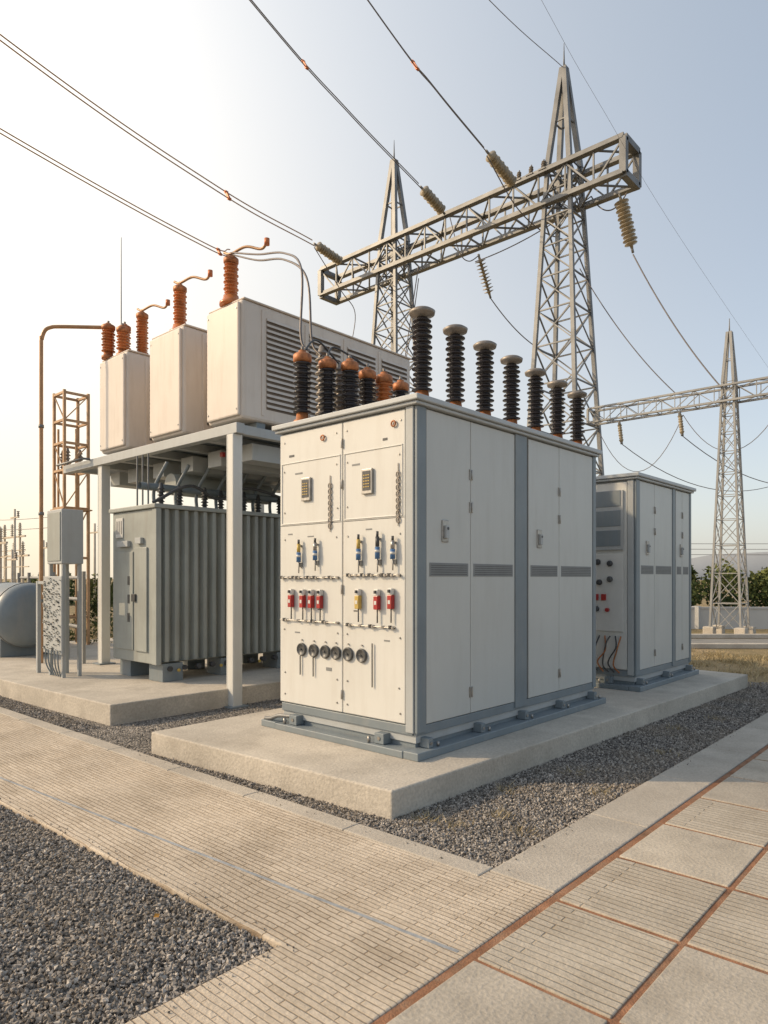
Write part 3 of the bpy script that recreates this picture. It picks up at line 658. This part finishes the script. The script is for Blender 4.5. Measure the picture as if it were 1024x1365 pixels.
line(cr([(17.8,11.84,14.6),(19.2,11.7,13.6),(20.3,11.4,13.1),(21.2,10.9,12.9)]),.02)
for i in range(4):
    y=11.0+i*.45
    o=Obj('gantry_fitting',(20.2,y,14.7)); o.p('arrester','cap').lathe((19.75,y,14.70),(.2,0,1),sheds(.03,.08,0,.3,4)+[(.02,.36)],10); o.p('clamp','galv').box(19.65,19.85,y-.12,y+.12,14.66,14.71); o.done()
for y,z2 in ((8.8,3.2),(7.0,2.9),(4.3,3.0),(3.2,2.6)):
    istring((20.5,y,6.4),(20.5,y-.08,5.7),.07,7); line(sag((20.5,y-.08,5.7),(27.5,y-3.0,5.0),.8),.012)
line(sag((20.5,9.5,6.3),(20.5,6.9,6.3),1.5),.010); line(sag((20.5,6.9,6.3),(20.5,4.3,6.3),1.2),.010)
line(sag((20.5,4.2,6.3),(20.5,0,6.3),.9),.010)
for z in (2.9,2.7,2.5): line(sag((24,12,z),(42,-14,z+.3),.2),.010)
for s_ in (0,.07):
    line(cr([(5.3,7.45,5.80+s_*.4),(5.05,6.6,5.38+s_),(4.75,5.75,5.02+s_),(4.5-s_,5.1,4.55+s_),(4.46-s_*2,4.98,3.9),(4.46-s_*2,4.85,3.72)]),.012,'jumper_cable')
# ---------------------------------------------------------------- background
def cam2w(d,r): return (.671*r+.741*d,-.742*r+.671*d)
wl=Obj('boundary_wall',(22,4,0))
a=Vector((*cam2w(22.0,-4),0)); b=Vector((*cam2w(20.2,40),0)); n=16
for i in range(n):
    p=a.lerp(b,i/n); q=a.lerp(b,(i+1)/n-.002)
    wl.p('panels','wall').bar(p+Vector((0,0,.30)),q+Vector((0,0,.30)),.10,.66) 
    wl.p('coping','wall').bar(p+Vector((0,0,.66)),q+Vector((0,0,.66)),.16,.055)
    wl.p('piers','wall',.01).bar(p,p+Vector((0,0,.71)),.22)
wl.done()
rd=P(); pr=[cam2w(15.6,5),cam2w(15.0,60),cam2w(17.9,60),cam2w(17.9,5)]; rd.add([(x,y,.004) for x,y in pr],[(0,1,2,3)]); mk('road',rd,'road')
kb=Obj('kerb',(15,3,0)); kb.p('kerbstones','conc',.02).bar((*cam2w(15.5,5),.06),(*cam2w(14.9,60),.06),.15,.12); kb.p('far_kerb','conc',.02).bar((*cam2w(18.05,5),.06),(*cam2w(18.05,60),.06),.15,.12); kb.done()
def foliage(name,blobs,per,size):
    V=[];F=[];T=[]
    for (x,y,z,rx,rz) in blobs:
        base=random.uniform(.0,.5)
        for i in range(per):
            v=Vector((random.gauss(0,1),random.gauss(0,1),random.gauss(0,1))).normalized()*random.uniform(.55,1.05)
            p=Vector((x+v.x*rx,y+v.y*rx,max(.02,z+v.z*rz))); s=size*random.uniform(.5,1.3)
            a=Vector((random.gauss(0,1),random.gauss(0,1),random.gauss(0,1))).normalized()*s; b_=a.cross(Vector((random.gauss(0,1),random.gauss(0,1),random.gauss(0,1)))).normalized()*s*.6
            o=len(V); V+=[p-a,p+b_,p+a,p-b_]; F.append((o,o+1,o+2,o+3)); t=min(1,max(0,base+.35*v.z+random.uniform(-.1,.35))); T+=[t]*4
    me=bpy.data.meshes.new(name); me.from_pydata([tuple(v) for v in V],[],F); at=me.attributes.new('tone','FLOAT','POINT'); at.data.foreach_set('value',T)
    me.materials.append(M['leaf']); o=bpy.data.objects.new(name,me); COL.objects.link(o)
bl=[]
for i in range(80):
    r=8+i*.65+random.uniform(-.3,.3); d=random.uniform(33,37); x,y=cam2w(d,r); h=random.uniform(1.6,2.6)
    bl.append((x,y,h*.5,random.uniform(.8,1.3),h*.52))
    if random.random()<.4: bl.append((x+.5,y,h*.9,.5,.45))
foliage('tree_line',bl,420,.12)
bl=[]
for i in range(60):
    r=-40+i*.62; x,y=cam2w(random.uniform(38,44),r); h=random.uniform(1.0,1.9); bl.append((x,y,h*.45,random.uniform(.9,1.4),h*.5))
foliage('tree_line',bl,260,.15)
bl=[(*cam2w(14.5,-6.1),.55,.45,.6),(*cam2w(14.5,-6.0),1.2,.35,.5),(*cam2w(17,-9.5),.35,.6,.45),(*cam2w(15,-7.2),.25,.4,.35)]
foliage('shrub',bl,900,.04)
h=P(); V=[];F=[]
for i in range(31):
    r=150+i*20; x,y=cam2w(480,r); z=6+14*max(0,math.sin(i*.21))+random.uniform(0,1.5); V+=[(x,y,-2),(x,y,z),(x+80,y+70,-2)]
for i in range(30):
    F+=[(i*3,i*3+3,i*3+4,i*3+1),(i*3+1,i*3+4,i*3+5,i*3+2)]
M['hill']=mat('hazy_hill',(.46,.47,.47),.95,0,.02,.1)
h.add(V,F,True); mk('hills',h,'hill')
for (dd,rr,hh) in ((24,-13.4,3.3),(30,-15.9,4.0),(36,-20.5,3.4),(27,-14.2,2.9)):
    x,y=cam2w(dd,rr); o=Obj('distant_gantry',(x,y,0)); q=o.p('frame','dist')
    for k_ in (0,1.8): q.bar((x,y+k_,0),(x,y+k_,hh),.07)
    q.bar((x,y-.6,hh*.85),(x,y+2.6,hh*.85),.07); q.bar((x,y-.6,hh*.7),(x,y+2.6,hh*.7),.04)
    for k_ in (0,.9,1.8): o.p('insulators','dist').lathe((x,y+k_,hh*.86),(0,0,1),sheds(.03,.09,0,.5,6)+[(.02,.55)],8)
    o.done()
for dd,rr,hh in ((20,-10.75,3.6),(22,-10.9,2.8),(18,-8.3,2.6),(19,-8.0,3.1),(17,-9.2,2.3)):
    x,y=cam2w(dd,rr); o=Obj('service_pole',(x,y,0)); o.p('pole','dist').cyl((x,y,0),(x,y,hh),.04,8,.03); o.p('crossarm','dist').bar((x,y-.3,hh-.25),(x,y+.3,hh-.25),.04); o.p('pin_insulator','cap').lathe((x,y-.25,hh-.23),(0,0,1),sheds(.02,.05,0,.16,3),8); o.done()
for z in (4.6,5.0): line(sag((*cam2w(34,-24),z),(*cam2w(26,-12.6),z-1.1),.3),.012)
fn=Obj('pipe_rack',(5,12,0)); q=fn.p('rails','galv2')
for z in (.8,1.25,1.6): q.tube([(4.9,10.9,z),(5.6,15.5,z)],.03,6)
for i in range(6): y=10.9+i*.9; q.bar((4.9+i*.13,y,.2),(4.9+i*.13,y,1.7),.05)
fn.done()
# ---------------------------------------------------------------- light
az=math.radians(130); el=math.radians(30)
sd=Vector((math.cos(az)*math.cos(el),math.sin(az)*math.cos(el),math.sin(el)))
L=bpy.data.lights.new('sun','SUN'); L.energy=3.3; L.angle=math.radians(.6); L.color=(1,.77,.50)
lo=bpy.data.objects.new('sun',L); lo.rotation_euler=sd.to_track_quat('Z','Y').to_euler(); COL.objects.link(lo)
W=bpy.data.worlds.new('World'); S.world=W; W.use_nodes=True; nt=W.node_tree;N=nt.nodes;K=nt.links
for n_ in list(N): N.remove(n_)
out=N.new('ShaderNodeOutputWorld'); sky=N.new('ShaderNodeTexSky'); sky.sky_type='NISHITA'; sky.sun_disc=False
sky.sun_elevation=el; sky.sun_rotation=math.pi/2-az; sky.dust_density=3.0; sky.air_density=1.0; sky.ozone_density=1.0
bg=N.new('ShaderNodeBackground'); bg.inputs['Strength'].default_value=.11; K.new(sky.outputs[0],bg.inputs['Color'])
tc_=N.new('ShaderNodeTexCoord'); nm=N.new('ShaderNodeVectorMath'); nm.operation='NORMALIZE'; K.new(tc_.outputs['Generated'],nm.inputs[0])
def math_(op,a,b=None):
    n=N.new('ShaderNodeMath'); n.operation=op
    for i,v in enumerate((a,b)):
        if v is None: continue
        if isinstance(v,(int,float)): n.inputs[i].default_value=v
        else: K.new(v,n.inputs[i])
    return n.outputs[0]
def bgn(col,st):
    b=N.new('ShaderNodeBackground'); b.inputs['Color'].default_value=(*col,1)
    if isinstance(st,(int,float)): b.inputs['Strength'].default_value=st
    else: K.new(st,b.inputs['Strength'])
    return b.outputs[0]
def addsh(a,b):
    n=N.new('ShaderNodeAddShader'); K.new(a,n.inputs[0]); K.new(b,n.inputs[1]); return n.outputs[0]
ga=math.radians(82); ge=math.radians(27)
dt=N.new('ShaderNodeVectorMath'); dt.operation='DOT_PRODUCT'; dt.inputs[1].default_value=(math.cos(ga)*math.cos(ge),math.sin(ga)*math.cos(ge),math.sin(ge)); K.new(nm.outputs[0],dt.inputs[0])
dd=math_('MAXIMUM',dt.outputs['Value'],0.)
wide=bgn((1,.93,.80),math_('MULTIPLY',math_('POWER',dd,3.),.42))
tight=bgn((1,.80,.50),math_('MULTIPLY',math_('POWER',dd,12.),.75))
sp=N.new('ShaderNodeSeparateXYZ'); K.new(nm.outputs[0],sp.inputs[0])
up1=math_('SUBTRACT',1.,math_('ABSOLUTE',sp.outputs['Z']))
hz=math_('POWER',up1,4.)
hor=bgn((1,.84,.66),math_('MULTIPLY',hz,.24))
uni=bgn((.66,.76,.84),.36)
tot=addsh(addsh(addsh(bg.outputs[0],wide),addsh(tight,hor)),uni)
fac=math_('MULTIPLY',math_('MULTIPLY',math_('POWER',dd,2.5),math_('POWER',up1,2.2)),.95)
mxs=N.new('ShaderNodeMixShader'); K.new(fac,mxs.inputs[0]); K.new(tot,mxs.inputs[1]); K.new(bgn((1,.83,.58),1.0),mxs.inputs[2])
K.new(mxs.outputs[0],out.inputs['Surface'])
# ---------------------------------------------------------------- camera
cd=bpy.data.cameras.new('camera'); cd.sensor_fit='HORIZONTAL'; cd.sensor_width=36; cd.lens=36*915/1024; cd.shift_y=87.5/1024; cd.clip_end=3000; cd.clip_start=.05
co=bpy.data.objects.new('camera',cd); co.location=(0,0,1.6); co.rotation_euler=(math.pi/2,0,math.radians(42.15-90)); COL.objects.link(co); S.camera=co
S.view_settings.view_transform='Standard'; S.view_settings.look='None'; S.view_settings.exposure=0; S.view_settings.gamma=1
